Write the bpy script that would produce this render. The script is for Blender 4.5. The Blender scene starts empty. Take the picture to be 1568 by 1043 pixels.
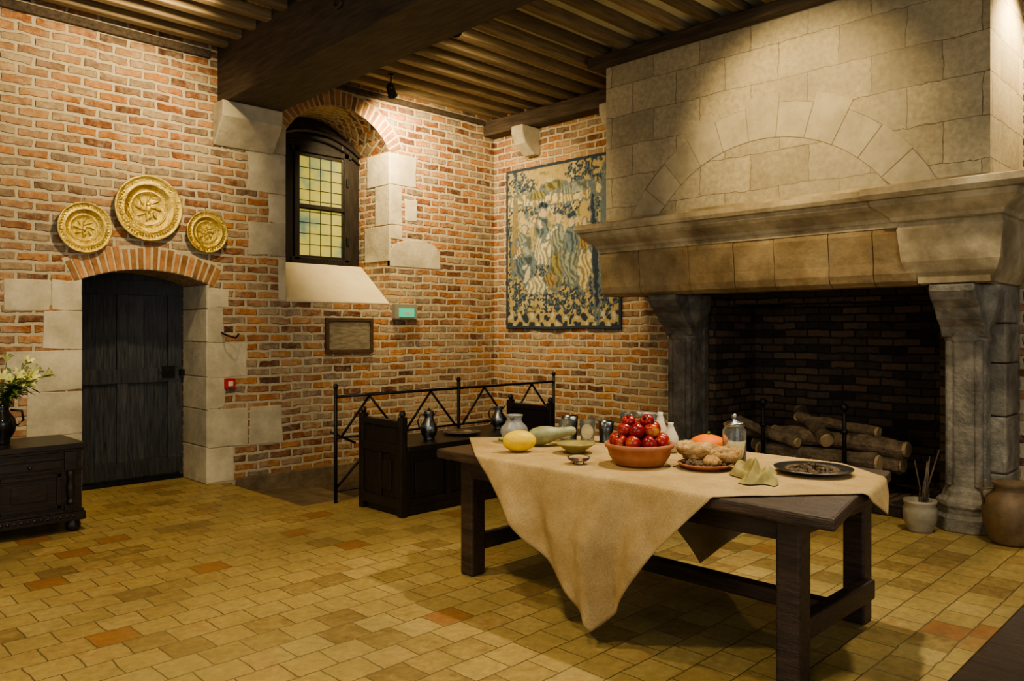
import bpy, math, random
from mathutils import Vector, Matrix, noise
random.seed(4)
sc=bpy.context.scene
YA=7.45; XB=7.12; CZ=4.2
# ---------------------------------------------------------------- materials
def nm(name):
    m=bpy.data.materials.new(name); m.use_nodes=True
    nt=m.node_tree; b=nt.nodes['Principled BSDF']
    return m,nt,nt.nodes.new,nt.links.new,b
def ramp(N,stops):
    r=N('ShaderNodeValToRGB'); e=r.color_ramp.elements
    while len(e)<len(stops): e.new(.5)
    for k,(p,c) in enumerate(stops):
        e[k].position=p; e[k].color=(*c,1)
    return r
def mth(N,L,op,a,b=None,clamp=False):
    n=N('ShaderNodeMath'); n.operation=op; n.use_clamp=clamp
    for i,x in enumerate((a,b)):
        if x is None: continue
        if isinstance(x,(int,float)): n.inputs[i].default_value=x
        else: L(x,n.inputs[i])
    return n.outputs[0]
def mixc(N,L,fac,a,b,mode='MIX'):
    n=N('ShaderNodeMix'); n.data_type='RGBA'; n.blend_type=mode
    for i,x in ((0,fac),(6,a),(7,b)):
        if isinstance(x,(int,float)): n.inputs[i].default_value=x
        elif isinstance(x,tuple): n.inputs[i].default_value=(*x,1)
        else: L(x,n.inputs[i])
    return n.outputs[2]
def noi(N,L,vec,scale,detail=5,rough=.6):
    n=N('ShaderNodeTexNoise'); n.inputs['Scale'].default_value=scale
    n.inputs['Detail'].default_value=detail; n.inputs['Roughness'].default_value=rough
    if vec is not None: L(vec,n.inputs['Vector'])
    return n.outputs['Fac']
def simple(name,c1,c2,scale=6,rough=.6,metal=0,bump=.1,stretch=(1,1,1),island=0.0,spec=.5,dist=.01,grime=0):
    m,nt,N,L,b=nm(name)
    g=N('ShaderNodeNewGeometry'); mp=N('ShaderNodeMapping'); mp.inputs['Scale'].default_value=stretch
    L(g.outputs['Position'],mp.inputs['Vector'])
    f=noi(N,L,mp.outputs[0],scale)
    r=ramp(N,[(.3,c1),(.7,c2)]); L(f,r.inputs[0]); col=r.outputs[0]
    if island:
        v=mth(N,L,'MULTIPLY_ADD',g.outputs['Random Per Island'],island*2); v.node.inputs[2].default_value=1-island
        h=N('ShaderNodeHueSaturation'); L(v,h.inputs['Value']); L(col,h.inputs['Color']); col=h.outputs[0]
    if grime:
        gr=ramp(N,[(.35,(1-grime,)*3),(.62,(1.05,)*3)]); L(noi(N,L,g.outputs['Position'],2.2,9,.7),gr.inputs[0])
        col=mixc(N,L,1.0,col,gr.outputs[0],'MULTIPLY')
    L(col,b.inputs['Base Color']); b.inputs['Roughness'].default_value=rough; b.inputs['Metallic'].default_value=metal
    b.inputs['Specular IOR Level'].default_value=spec
    if bump:
        f2=noi(N,L,mp.outputs[0],scale*4,6)
        bp=N('ShaderNodeBump'); bp.inputs['Strength'].default_value=bump; bp.inputs['Distance'].default_value=dist
        L(f2,bp.inputs['Height']); L(bp.outputs[0],b.inputs['Normal'])
    return m
def masonry(name,bw,rh,ms,tones,mortar,wob=.012,floor=False,rough=.85,bump=.6,smear=0.0,dist=.012,offset=.5,spec=.3,patch=None,var=.5,odd=None):
    m,nt,N,L,b=nm(name)
    g=N('ShaderNodeNewGeometry'); sp=N('ShaderNodeSeparateXYZ'); L(g.outputs['Position'],sp.inputs[0])
    sn=N('ShaderNodeSeparateXYZ'); L(g.outputs['True Normal'],sn.inputs[0])
    if floor:
        u,v=sp.outputs[0],sp.outputs[1]
    else:
        u=mth(N,L,'ADD',sp.outputs[0],sp.outputs[1])
        nz=mth(N,L,'MULTIPLY',sn.outputs[2],sn.outputs[2])
        v=mth(N,L,'ADD',sp.outputs[2],mth(N,L,'MULTIPLY',nz,sp.outputs[1]))
    pos=g.outputs['Position']
    w1=mth(N,L,'MULTIPLY',mth(N,L,'SUBTRACT',noi(N,L,pos,2.5,4),.5),wob*3)
    w2=mth(N,L,'MULTIPLY',mth(N,L,'SUBTRACT',noi(N,L,pos,11,4),.5),wob*2)
    cb=N('ShaderNodeCombineXYZ')
    L(mth(N,L,'ADD',mth(N,L,'ADD',u,w1),w2),cb.inputs[0]); L(mth(N,L,'ADD',mth(N,L,'SUBTRACT',v,w1),w2),cb.inputs[1])
    br=N('ShaderNodeTexBrick'); L(cb.outputs[0],br.inputs['Vector'])
    br.inputs['Color1'].default_value=(0,0,0,1); br.inputs['Color2'].default_value=(1,1,1,1); br.inputs['Mortar'].default_value=(.5,.5,.5,1)
    br.inputs['Scale'].default_value=1; br.inputs['Brick Width'].default_value=bw; br.inputs['Row Height'].default_value=rh
    br.inputs['Mortar Size'].default_value=ms; br.inputs['Mortar Smooth'].default_value=.35
    br.offset=offset
    n=len(tones); r=ramp(N,[((k+.0)/(n-1),t) for k,t in enumerate(tones)])
    val=mth(N,L,'ADD',br.outputs['Color'],mth(N,L,'MULTIPLY',mth(N,L,'SUBTRACT',noi(N,L,pos,14,5),.5),var),True)
    L(val,r.inputs[0])
    col=r.outputs[0]
    if odd:
        od=ramp(N,[(.955,(0,0,0)),(.965,(.85,)*3)]); L(br.outputs['Color'],od.inputs[0]); col=mixc(N,L,od.outputs[0],col,odd)
    big=ramp(N,[(.3,(.72,.72,.72)),(.7,(1.15,1.12,1.08))]); L(noi(N,L,pos,1.1,5),big.inputs[0])
    col=mixc(N,L,1.0,col,big.outputs[0],'MULTIPLY')
    fine=ramp(N,[(.3,(.74,.74,.74)),(.65,(1.1,1.1,1.1))]); L(noi(N,L,pos,24,7,.7),fine.inputs[0])
    col=mixc(N,L,1.0,col,fine.outputs[0],'MULTIPLY')
    mfac=br.outputs['Fac']
    if smear:
        sm=ramp(N,[(.46,(0,0,0)),(.72,(smear,)*3)]); L(noi(N,L,pos,6,9,.78),sm.inputs[0])
        mfac=mth(N,L,'MAXIMUM',mfac,sm.outputs[0])
    mcol=mixc(N,L,noi(N,L,pos,16,6),mortar,tuple(c*.6 for c in mortar))
    col=mixc(N,L,mfac,col,mcol)
    if patch:
        pr_=ramp(N,[(.50,(0,0,0)),(.64,(.8,)*3)]); L(noi(N,L,pos,.9,7,.65),pr_.inputs[0])
        col=mixc(N,L,pr_.outputs[0],col,mixc(N,L,.5,col,patch))
    L(col,b.inputs['Base Color']); b.inputs['Roughness'].default_value=rough; b.inputs['Specular IOR Level'].default_value=spec
    h=mth(N,L,'SUBTRACT',mth(N,L,'MULTIPLY',noi(N,L,pos,30,6),.7),br.outputs['Fac'])
    bp=N('ShaderNodeBump'); bp.inputs['Strength'].default_value=bump; bp.inputs['Distance'].default_value=dist
    L(h,bp.inputs['Height']); L(bp.outputs[0],b.inputs['Normal'])
    return m
BRICK=masonry('brick_wall',.25,.086,.0175,[(.10,.045,.028),(.20,.08,.04),(.37,.15,.055),(.49,.235,.085),(.27,.115,.055),(.40,.29,.17),(.22,.16,.12)],(.58,.50,.34),smear=.7,wob=.017,patch=(.47,.39,.25),bump=.9,dist=.018)
SOOT=masonry('soot_brick',.235,.075,.010,[(.03,.026,.022),(.09,.065,.045),(.15,.10,.065)],(.03,.026,.022))
FLOOR=masonry('floor_tiles',.205,.19,.004,[(.24,.165,.06),(.35,.255,.09),(.40,.30,.11),(.36,.27,.095),(.42,.325,.13),(.36,.24,.085)],(.15,.11,.05),floor=True,rough=.5,wob=.009,bump=.6,dist=.007,spec=.4,var=.7,patch=(.28,.23,.09),odd=(.30,.14,.05))
HOOD=masonry('hood_limestone',.50,.30,.0035,[(.38,.325,.205),(.47,.405,.26),(.52,.45,.29)],(.23,.18,.11),wob=.018,bump=.4,dist=.008,patch=(.36,.32,.22))
LIME=simple('limestone',(.44,.39,.27),(.62,.56,.41),5,.85,0,.5,island=.12,grime=.28)
MANT=simple('mantel_stone',(.29,.215,.11),(.51,.43,.265),2.2,.8,0,.6,island=.08,grime=.4)
LINT=simple('lintel_stone',(.20,.12,.045),(.44,.34,.18),2.0,.8,0,.9,island=.08,dist=.02,grime=.45)
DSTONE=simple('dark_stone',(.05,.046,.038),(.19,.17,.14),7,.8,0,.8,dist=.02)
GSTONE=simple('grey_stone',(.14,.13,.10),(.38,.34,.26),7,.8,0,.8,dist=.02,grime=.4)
VOUS=simple('arch_brick',(.27,.12,.05),(.48,.25,.105),9,.85,0,.6,island=.3,grime=.4)
MORT=simple('mortar',(.40,.34,.22),(.55,.48,.33),12,.9,0,.4)
JOINT=simple('joint_dark',(.19,.15,.09),(.25,.20,.13),12,.9,0,.2)
PLAST=simple('sill_plaster',(.48,.41,.26),(.58,.51,.35),3,.85,0,.15)
CEILP=simple('ceiling_plaster',(.62,.60,.45),(.76,.73,.56),4,.9,0,.2)
WOODB=simple('beam_oak',(.028,.020,.013),(.10,.07,.044),5,.7,0,.5,(6,.6,6),dist=.02)
JOIST=simple('joist_oak',(.11,.078,.04),(.27,.20,.11),5,.75,0,.4,(.6,8,8),island=.35)
WOODT=simple('table_oak',(.016,.010,.006),(.080,.046,.025),5,.45,0,.5,(8,.8,8),dist=.012)
WOODD=simple('dark_walnut',(.006,.005,.004),(.022,.016,.012),6,.38,0,.25,(6,6,1),dist=.006)
WOODC=simple('chest_walnut',(.006,.005,.004),(.024,.015,.010),6,.33,0,.25,(1,6,6),dist=.006)
DOORM=simple('door_oak',(.014,.016,.019),(.070,.074,.080),6,.36,0,.8,(10,1,.7),island=.25,dist=.012)
IRON=simple('wrought_iron',(.010,.010,.010),(.025,.024,.022),20,.45,.6,.2)
BRASS=simple('brass',(.58,.42,.10),(.90,.72,.25),14,.28,.95,.9,dist=.012)
PEWT=simple('pewter',(.16,.17,.18),(.33,.34,.35),12,.28,1,.15)
PEWD=simple('dark_pewter',(.06,.065,.07),(.14,.145,.15),12,.3,1,.15)
NAPK=simple('napkin_linen',(.22,.185,.065),(.38,.32,.14),12,.9,0,.5,dist=.006,spec=.1)
TERRA=simple('terracotta',(.30,.105,.045),(.42,.17,.075),10,.55,0,.2)
CROCK=simple('stoneware',(.20,.18,.12),(.36,.32,.23),8,.5,0,.2)
POTB=simple('brown_pot',(.10,.065,.03),(.21,.14,.07),8,.55,0,.2)
MELON=simple('melon_rind',(.62,.40,.012),(.74,.53,.045),10,.45,0,.3)
SQUASH=simple('squash_rind',(.15,.17,.07),(.34,.34,.19),14,.45,0,.2)
PUMP=simple('pumpkin_rind',(.68,.13,.004),(.80,.22,.012),8,.55,0,.2,spec=.25)
BREAD=simple('bread_crust',(.30,.13,.03),(.66,.45,.19),16,.8,0,1,dist=.02)
GRAIN=simple('nuts_grain',(.05,.03,.015),(.30,.20,.10),60,.8,0,1,dist=.02,island=.4)
OLIVE=simple('olive_glaze',(.22,.18,.055),(.33,.28,.11),10,.3,0,.1)
CERW=simple('white_ceramic',(.54,.49,.36),(.64,.59,.45),6,.3,0,.05)
CERG=simple('grey_stoneware_jug',(.16,.165,.165),(.32,.32,.28),7,.35,0,.1)
BLACKG=simple('black_glaze',(.006,.006,.007),(.015,.014,.014),6,.15,0,.05)
LOG=simple('firewood_bark',(.09,.068,.045),(.27,.205,.135),12,.9,0,1,dist=.03,island=.3)
LOGE=simple('firewood_end',(.30,.21,.11),(.45,.33,.18),14,.9,0,.3)
LEAF=simple('leaf_green',(.04,.09,.012),(.11,.20,.035),10,.5,0,0,island=.3)
PETAL=simple('lily_petal',(.46,.52,.12),(.72,.70,.32),10,.5,0,0,island=.15)
BLACK=simple('black_metal',(.012,.012,.012),(.02,.02,.02),10,.4,.3,0)
FRAMEW=simple('plaque_frame',(.05,.03,.015),(.12,.07,.035),12,.5,0,.2)
PAPER=simple('plaque_panel',(.14,.12,.08),(.34,.29,.19),9,.35,0,.1,(1,1,5))
PITM=simple('pit_stone',(.13,.095,.05),(.28,.21,.125),4,.9,0,.8,dist=.02,grime=.4)
REDB=simple('red_plastic',(.4,.015,.015),(.45,.02,.02),5,.4,0,0)
GREYP=simple('grey_plastic',(.24,.22,.17),(.28,.26,.20),5,.5,0,0)
def emis(name,c,s):
    m,nt,N,L,b=nm(name); b.inputs['Emission Color'].default_value=(*c,1); b.inputs['Emission Strength'].default_value=s
    b.inputs['Base Color'].default_value=(*c,1); return m
EXITG=emis('exit_green',(.03,.40,.22),1.0)
BULB=emis('lamp_bulb',(1,.9,.72),30)
# apples: deep red skins with yellow-green cheeks, different on every fruit
gm,nt,N,L,b=nm('apple_skin'); g=N('ShaderNodeNewGeometry')
f=mth(N,L,'ADD',noi(N,L,g.outputs['Position'],11,4),mth(N,L,'MULTIPLY',mth(N,L,'SUBTRACT',g.outputs['Random Per Island'],.5),.22))
r=ramp(N,[(.40,(.20,.006,.008)),(.56,(.34,.02,.012)),(.66,(.52,.24,.03)),(.78,(.50,.42,.08))]); L(f,r.inputs[0]); L(r.outputs[0],b.inputs['Base Color']); b.inputs['Roughness'].default_value=.28; APPLE=gm
gm,nt,N,L,b=nm('linen')
g=N('ShaderNodeNewGeometry'); r=ramp(N,[(.3,(.36,.245,.105)),(.7,(.49,.36,.18))]); L(noi(N,L,g.outputs['Position'],7,6),r.inputs[0]); 
r2=ramp(N,[(.35,(.78,.78,.78)),(.65,(1.08,1.08,1.08))]); L(noi(N,L,g.outputs['Position'],160,3),r2.inputs[0])
L(mixc(N,L,1.0,r.outputs[0],r2.outputs[0],'MULTIPLY'),b.inputs['Base Color']); b.inputs['Roughness'].default_value=.95; b.inputs['Specular IOR Level'].default_value=.1
bp=N('ShaderNodeBump'); bp.inputs['Strength'].default_value=.6; bp.inputs['Distance'].default_value=.004; L(noi(N,L,g.outputs['Position'],130,4),bp.inputs['Height']); L(bp.outputs[0],b.inputs['Normal']); LINEN=gm
gm,nt,N,L,b=nm('clear_glass'); b.inputs['Transmission Weight'].default_value=.95; b.inputs['Roughness'].default_value=.04
b.inputs['Base Color'].default_value=(.86,.9,.86,1); b.inputs['IOR'].default_value=1.3; GLASS=gm
gm,nt,N,L,b=nm('amber_preserve'); b.inputs['Base Color'].default_value=(.6,.18,.03,1); b.inputs['Roughness'].default_value=.15; AMBER=gm
gm,nt,N,L,b=nm('window_glass')
g=N('ShaderNodeNewGeometry'); f=noi(N,L,g.outputs['Position'],2.3,3)
r=ramp(N,[(.30,(.10,.20,.14)),(.40,(.34,.38,.14)),(.47,(.62,.50,.08)),(.7,(.78,.60,.10))]); L(f,r.inputs[0])
L(r.outputs[0],b.inputs['Emission Color']); b.inputs['Emission Strength'].default_value=.75  # glow put into the panes in place of daylight from behind
b.inputs['Base Color'].default_value=(.1,.1,.05,1); b.inputs['Roughness'].default_value=.2; WGLASS=gm
gm,nt,N,L,b=nm('tapestry_weave')
a=N('ShaderNodeAttribute'); a.attribute_name='Col'; L(a.outputs['Color'],b.inputs['Base Color']); b.inputs['Roughness'].default_value=.95
b.inputs['Specular IOR Level'].default_value=.1
g=N('ShaderNodeNewGeometry'); bp=N('ShaderNodeBump'); bp.inputs['Strength'].default_value=.4; bp.inputs['Distance'].default_value=.004
L(noi(N,L,g.outputs['Position'],120,3),bp.inputs['Height']); L(bp.outputs[0],b.inputs['Normal']); TAPM=gm
# ---------------------------------------------------------------- mesh builder
class M:
    def __init__(s): s.v=[];s.f=[];s.m=[];s.s=[]
    def add(s,v,f,mi=0,sm=False):
        o=len(s.v); s.v+=[tuple(p) for p in v]
        for q in f: s.f.append(tuple(i+o for i in q)); s.m.append(mi); s.s.append(sm)
        return s
    def box(s,lo,hi,mi=0,T=None):
        v=[Vector((x,y,z)) for x in (lo[0],hi[0]) for y in (lo[1],hi[1]) for z in (lo[2],hi[2])]
        if T is not None: v=[T@p for p in v]
        return s.add(v,[(0,1,3,2),(4,6,7,5),(0,4,5,1),(2,3,7,6),(0,2,6,4),(1,5,7,3)],mi)
    def prism(s,poly,ax,a,b,mi=0):
        def P(p,q,t): return {'x':(t,p,q),'y':(p,t,q),'z':(p,q,t)}[ax]
        n=len(poly); v=[P(p,q,a) for p,q in poly]+[P(p,q,b) for p,q in poly]
        f=[tuple(range(n)),tuple(range(2*n-1,n-1,-1))]+[(i,(i+1)%n,n+(i+1)%n,n+i) for i in range(n)]
        return s.add(v,f,mi)
    def lathe(s,prof,c,n=32,mi=0,sm=True,T=None,wave=None):
        v=[];f=[]
        for r,z in prof:
            for k in range(n):
                a=2*math.pi*k/n; rr=r*(wave(a) if wave else 1)
                p=Vector((rr*math.cos(a),rr*math.sin(a),z))
                if T is not None: p=T@p
                v.append(p+Vector(c))
        m=len(prof)
        for j in range(m-1):
            for k in range(n): f.append((j*n+k,j*n+(k+1)%n,(j+1)*n+(k+1)%n,(j+1)*n+k))
        if prof[0][0]>1e-4: f.append(tuple(range(n))[::-1])
        if prof[-1][0]>1e-4: f.append(tuple(range((m-1)*n,m*n)))
        return s.add(v,f,mi,sm)
    def tube(s,pts,r,n=8,mi=0,sm=True,rough=0):
        pts=[Vector(p) for p in pts]; v=[];f=[]; up=Vector((0,0,1))
        for i,p in enumerate(pts):
            d=(pts[min(i+1,len(pts)-1)]-pts[max(i-1,0)]).normalized()
            a=d.cross(up if abs(d.z)<.95 else Vector((1,0,0))).normalized(); c=d.cross(a)
            rr=r[i] if isinstance(r,(list,tuple)) else r
            for k in range(n):
                t=2*math.pi*k/n; q=rr*(1+rough*random.uniform(-1,1))
                v.append(p+a*q*math.cos(t)+c*q*math.sin(t))
        for j in range(len(pts)-1):
            for k in range(n): f.append((j*n+k,j*n+(k+1)%n,(j+1)*n+(k+1)%n,(j+1)*n+k))
        f.append(tuple(range(n))[::-1]); f.append(tuple(range((len(pts)-1)*n,len(pts)*n)))
        return s.add(v,f,mi,sm)
    def ell(s,c,r,mi=0,T=None,n=20,wave=None,nz=0):
        K=12 if not nz else 20
        prof=[(max(math.sin(math.pi*k/K),0)*r[0],-math.cos(math.pi*k/K)*r[2]) for k in range(K+1)]
        S=Matrix.Diagonal((1,r[1]/r[0],1)); o=len(s.v)
        s.lathe(prof,c,n,mi,True,(T@S) if T is not None else S,wave)
        if nz:
            C=Vector(c)
            for i in range(o,len(s.v)):
                p=Vector(s.v[i]); d=p-C; s.v[i]=tuple(C+d*(1+nz*noise.noise(p*38)+nz*.5*noise.noise(p*90)))
        return s
    def build(s,name,mats,parent=None,bevel=0,seg=2,subsurf=0,recalc=True):
        me=bpy.data.meshes.new(name); me.from_pydata(s.v,[],s.f)
        for m in (mats if isinstance(mats,list) else [mats]): me.materials.append(m)
        for p,mi,sm in zip(me.polygons,s.m,s.s): p.material_index=mi; p.use_smooth=sm
        me.validate(); me.update()
        if recalc:
            import bmesh
            bm=bmesh.new(); bm.from_mesh(me); bmesh.ops.recalc_face_normals(bm,faces=bm.faces); bm.to_mesh(me); bm.free()
        o=bpy.data.objects.new(name,me); sc.collection.objects.link(o)
        if parent is not None: o.parent=parent
        if bevel:
            md=o.modifiers.new('bevel','BEVEL'); md.width=bevel; md.segments=seg; md.limit_method='ANGLE'; md.angle_limit=.7
        if subsurf:
            md=o.modifiers.new('sub','SUBSURF'); md.levels=subsurf; md.render_levels=subsurf
        return o
def R3(ax,a): return Matrix.Rotation(a,3,ax)
# ---------------------------------------------------------------- room shell
fl=M()
fl.box((-3,-2.5,-.12),(3.45,YA,0)); fl.box((3.45,-2.5,-.12),(XB,5.97,0)); fl.box((2.17,YA,-.12),(3.28,8.2,0)); fl.box((XB,-2.5,-.12),(XB+.6,4.3,0))
fl.build('floor',FLOOR)
pt=M(); pt.box((3.45,5.97,-.62),(XB,YA,-.5)); pt.box((3.33,5.85,-.6),(3.45,YA,-.121)); pt.box((3.45,5.85,-.6),(XB,5.97,-.121))
pt.prism([(3.45,-.5),(3.45,-.10),(4.1,-.13),(4.5,-.2),(5.2,-.5)],'y',5.98,YA-.01)
pt.box((3.56,YA-.05,-.5),(XB-.01,YA-.001,.03))
pt.build('floor_pit',PITM,bevel=.015)
def arc_z(x,x0,x1,zs,rise):
    w=x1-x0; Rr=(w*w/4+rise*rise)/(2*rise); xm=(x0+x1)/2
    return zs+rise-Rr+math.sqrt(Rr*Rr-(x-xm)**2)
DO=(2.17,3.28,1.94,.11); WI=(4.11,5.44,3.58,.38); DEP=.65
TOP=4.4
wa=M()
def col(x0,x1,a0,a1,b0,b1): wa.prism([(x0,a0),(x1,a1),(x1,b1),(x0,b0)],'y',YA,YA+DEP)
col(-3,DO[0],-.6,-.6,TOP,TOP)
n=14
for i in range(n):
    x0=DO[0]+(DO[1]-DO[0])*i/n; x1=DO[0]+(DO[1]-DO[0])*(i+1)/n
    col(x0,x1,arc_z(x0,*DO),arc_z(x1,*DO),TOP,TOP)
col(DO[1],WI[0],-.6,-.6,TOP,TOP)
col(WI[0],WI[1],-.6,-.6,1.8,1.8)
for i in range(n):
    x0=WI[0]+(WI[1]-WI[0])*i/n; x1=WI[0]+(WI[1]-WI[0])*(i+1)/n
    col(x0,x1,arc_z(x0,*WI),arc_z(x1,*WI),TOP,TOP)
col(WI[1],XB+.7,-.6,-.6,TOP,TOP)
wall_a=wa.build('wall_left',BRICK)
wb=M()
wb.box((XB,4.05,-.6),(XB+.7,YA,TOP)); wb.box((XB,1.95,1.9),(XB+.7,4.05,TOP)); wb.box((XB,-2.5,-.6),(XB+.7,1.95,TOP))
wall_b=wb.build('wall_right',BRICK)
sl=M(); sl.prism([(YA-.003,1.79),(YA-.003,1.81),(8.02,2.26),(8.1,2.26),(8.1,1.79)],'x',WI[0]+.002,WI[1]-.002)
sl.build('trim_window_sill',PLAST,wall_a,bevel=.01)
q=M(); P=.005
def st(x0,x1,z0,z1,p=P):
    y1=YA+.05; g=.004
    j=lambda: random.uniform(-.010,.010)
    k=lambda x:(x+j() if abs(x-2.175)>.02 and abs(x-3.275)>.02 and abs(x-4.115)>.02 and abs(x-5.43)>.02 else x)
    xm=(x0+x1)/2; zm=(z0+z1)/2
    v=[(k(x0)+g,z0+g+j()),(xm+j(),z0+g+j()),(k(x1)-g,z0+g+j()),(k(x1)-g,zm+j()),(k(x1)-g,z1-g+j()),(xm+j(),z1-g+j()),(k(x0)+g,z1-g+j()),(k(x0)+g,zm+j())]
    q.prism(v,'y',YA-p+random.uniform(-.002,.002),y1)
for a in [(1.59,1.93,1.66,1.93),(1.93,2.17,1.66,1.93),(1.87,2.175,1.33,1.66),(1.59,2.175,.98,1.33),(1.75,2.175,.6,.98),(1.45,2.175,.28,.6),(1.7,2.175,0,.28)]: st(*a)
for a in [(3.275,3.5,1.72,1.91),(3.275,3.45,1.37,1.72),(3.275,3.69,1.03,1.37),(3.275,3.46,.73,1.03),(3.275,3.69,.34,.73),(3.71,4.08,.33,.72),(3.275,3.55,0,.34)]: st(*a)
for a in [(3.95,4.115,3.31,3.62),(3.69,4.115,2.9,3.31),(3.92,4.115,2.6,2.9),(3.69,4.115,2.26,2.6),(4.03,4.115,1.8,2.26)]: st(*a)
for a in [(5.43,5.83,3.19,3.57),(5.43,5.62,2.72,3.19),(5.65,5.84,2.78,3.05),(5.43,5.62,2.56,2.72)]: st(*a)
q.prism([(5.44,2.24),(6.2,2.24),(6.2,2.42),(6.12,2.52),(5.95,2.57),(5.7,2.57),(5.5,2.5),(5.44,2.42)],'y',YA-.007,YA+.05)
for z0,z1 in [(.0,.36),(.36,.72),(.72,1.04),(1.04,1.38),(1.38,1.7),(1.7,1.935)]:
    q.box((3.268,YA-.004,z0+.004),(3.30,YA+.55,z1-.004))
for z0,z1,d in [(3.19,3.57,.45),(2.72,3.19,.28),(2.3,2.72,.5)]:
    q.box((5.43,YA-.004,z0+.004),(5.46,YA+d,z1-.004))
q.build('quoins',LIME,wall_a,bevel=.006)
def arch(nm_,x0,x1,zs,rise,ln,cnt,ext):
    w=x1-x0; Rr=(w*w/4+rise*rise)/(2*rise); xm=(x0+x1)/2; zc=zs+rise-Rr
    a0=math.asin(w/2/Rr)+ext; m=M()
    da=2*a0/cnt
    pl=[(xm+(Rr+.002)*math.sin(-a0+2*a0*k/24),zc+(Rr+.002)*math.cos(-a0+2*a0*k/24)) for k in range(25)]
    po=[(xm+(Rr+ln)*math.sin(-a0+2*a0*k/24),zc+(Rr+ln)*math.cos(-a0+2*a0*k/24)) for k in range(25)]
    for k in range(24): m.prism([pl[k],pl[k+1],po[k+1],po[k]],'y',YA-.002,YA+.02,1)
    for k in range(cnt):
        a=-a0+da*(k+.14+random.uniform(-.05,.05)); b=-a0+da*(k+.86+random.uniform(-.05,.05)); e=ln-random.uniform(.0,.04); r0=Rr+.003
        v=[(xm+r0*math.sin(a),zc+r0*math.cos(a)),(xm+r0*math.sin(b),zc+r0*math.cos(b)),(xm+(r0+e)*math.sin(b),zc+(r0+e)*math.cos(b)),(xm+(r0+e)*math.sin(a),zc+(r0+e)*math.cos(a))]
        m.prism(v,'y',YA-.006+random.uniform(-.003,.002),YA+.03,0)
    return m.build(nm_,[VOUS,MORT],wall_a,bevel=.004)
arch('door_arch',*DO,.22,21,.05); arch('window_arch',*WI,.20,26,.05)
cb=M(); cb.prism([(YA,3.7),(YA-.22,3.7),(YA-.22,3.55),(YA-.02,3.3),(YA,3.3)],'x',3.33,3.96); cb.build('beam_corbel',LIME,wall_a,bevel=.02)
cb=M()
for y in (6.72,5.35): cb.prism([(XB,4.0),(XB-.32,4.0),(XB-.32,3.9),(XB-.26,3.78),(XB-.1,3.66),(XB,3.66)],'y',y-.09,y+.1)
cb.build('plate_corbels',LIME,wall_b,bevel=.02)
# ceiling
c=M(); c.box((-3,-2.5,4.29),(XB+.7,8.1,4.42)); ceil=c.build('ceiling',CEILP)
c=M(); y=-2.4
while y<YA-.1:
    x1=XB if not(1.40<y<4.92) else 6.2
    c.box((-3,y,4.2+random.uniform(-.01,.01)),(x1,y+.10,4.31))
    y+=.30
c.build('trim_joists',JOIST,ceil,bevel=.012)
sk=lambda y:-.035*(YA-y)
c=M()
va=[(3.38,YA-.001),(3.95,YA-.001),(3.95+sk(-2.5),-2.5),(3.38+sk(-2.5),-2.5)]
c.prism(va,'z',3.70,4.35)
kx=3.36+sk(5.16); c.tube([(kx,5.16+.05*math.cos(t*math.pi/6),4.0+.05*math.sin(t*math.pi/6)) for t in range(13)],.014)
c.build('trim_main_beam',WOODB,ceil,bevel=.03)
c=M(); c.box((XB-.2,4.9,4.0),(XB-.001,YA-.001,4.19)); c.box((6.06,1.3,4.1),(6.19,5.0,4.2)); c.box((6.19,4.88,4.1),(XB-.21,5.0,4.2))
c.box((-3,YA-.05,4.12),(3.3,YA-.001,4.2)); c.box((4.0,YA-.05,4.14),(XB-.2,YA-.001,4.2))
c.build('trim_wall_plates',WOODB,ceil,bevel=.012)
# ---------------------------------------------------------------- fireplace
fp=bpy.data.objects.new('fireplace',None); sc.collection.objects.link(fp)
h=M(); h.box((6.2,1.5,2.4),(6.42,4.87,4.2)); h.box((6.42,1.5,2.4),(XB,1.72,4.2)); h.box((6.42,4.65,2.4),(XB,4.87,4.2))
h.build('hood',HOOD,fp)
def sweep(m,prof,xf,y0,y1,mi=0,xb=XB,div=1):
    n=len(prof)
    path=lambda o:[(xb,y1+o),(xf-o,y1+o)]+[(xf-o,y0-o),(xb,y0-o)]
    v=[];f=[]; L_=None
    for o,z in prof:
        p=path(o); L_=len(p)
        for a in p: v.append((a[0],a[1],z))
    for j in range(n-1):
        for k in range(L_-1): f.append((j*L_+k,j*L_+k+1,(j+1)*L_+k+1,(j+1)*L_+k))
    m.add(v,f,mi)
m=M()
sweep(m,[(0,2.60),(.03,2.57),(.20,2.54),(.23,2.53),(.235,2.49),(.22,2.46),(.19,2.455),(.185,2.42),(.16,2.39),(.12,2.36),(.08,2.33),(.07,2.30),(.055,2.30),(.05,2.26)],6.2,1.5,4.87)
m.build('mantel_cornice',MANT,fp)
m=M()
ys=[4.92,4.45,3.90,3.45,3.08,2.62,2.28,1.98]
pr=[(.03,2.28),(.045,2.22),(.03,2.12),(.015,2.0),(.02,1.92),(.0,1.86),(-.05,1.83)]
for i in range(len(ys)-1):
    a,b_=ys[i],ys[i+1]; of=random.uniform(0,.008)
    poly=[(6.2-o-of,z) for o,z in pr]+[(6.45,1.83),(6.45,2.28)]
    m.prism(poly,'y',b_+.002,a-.002)
m.prism([(4.92,2.28),(4.93,2.22),(4.90,2.1),(4.88,1.95),(4.84,1.84),(4.6,1.84),(4.6,2.28)],'x',6.43,XB)
m.build('lintel',LINT,fp,bevel=.006)
m=M()
sweep(m,[(.055,2.30),(.075,2.24),(.06,2.1),(.05,2.0),(.02,1.92),(-.02,1.86),(-.06,1.83)],6.2,1.48,2.02)
m.prism([(6.2,2.28),(6.2,1.84),(XB,1.84),(XB,2.28)],'y',1.5,1.97)
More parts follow.
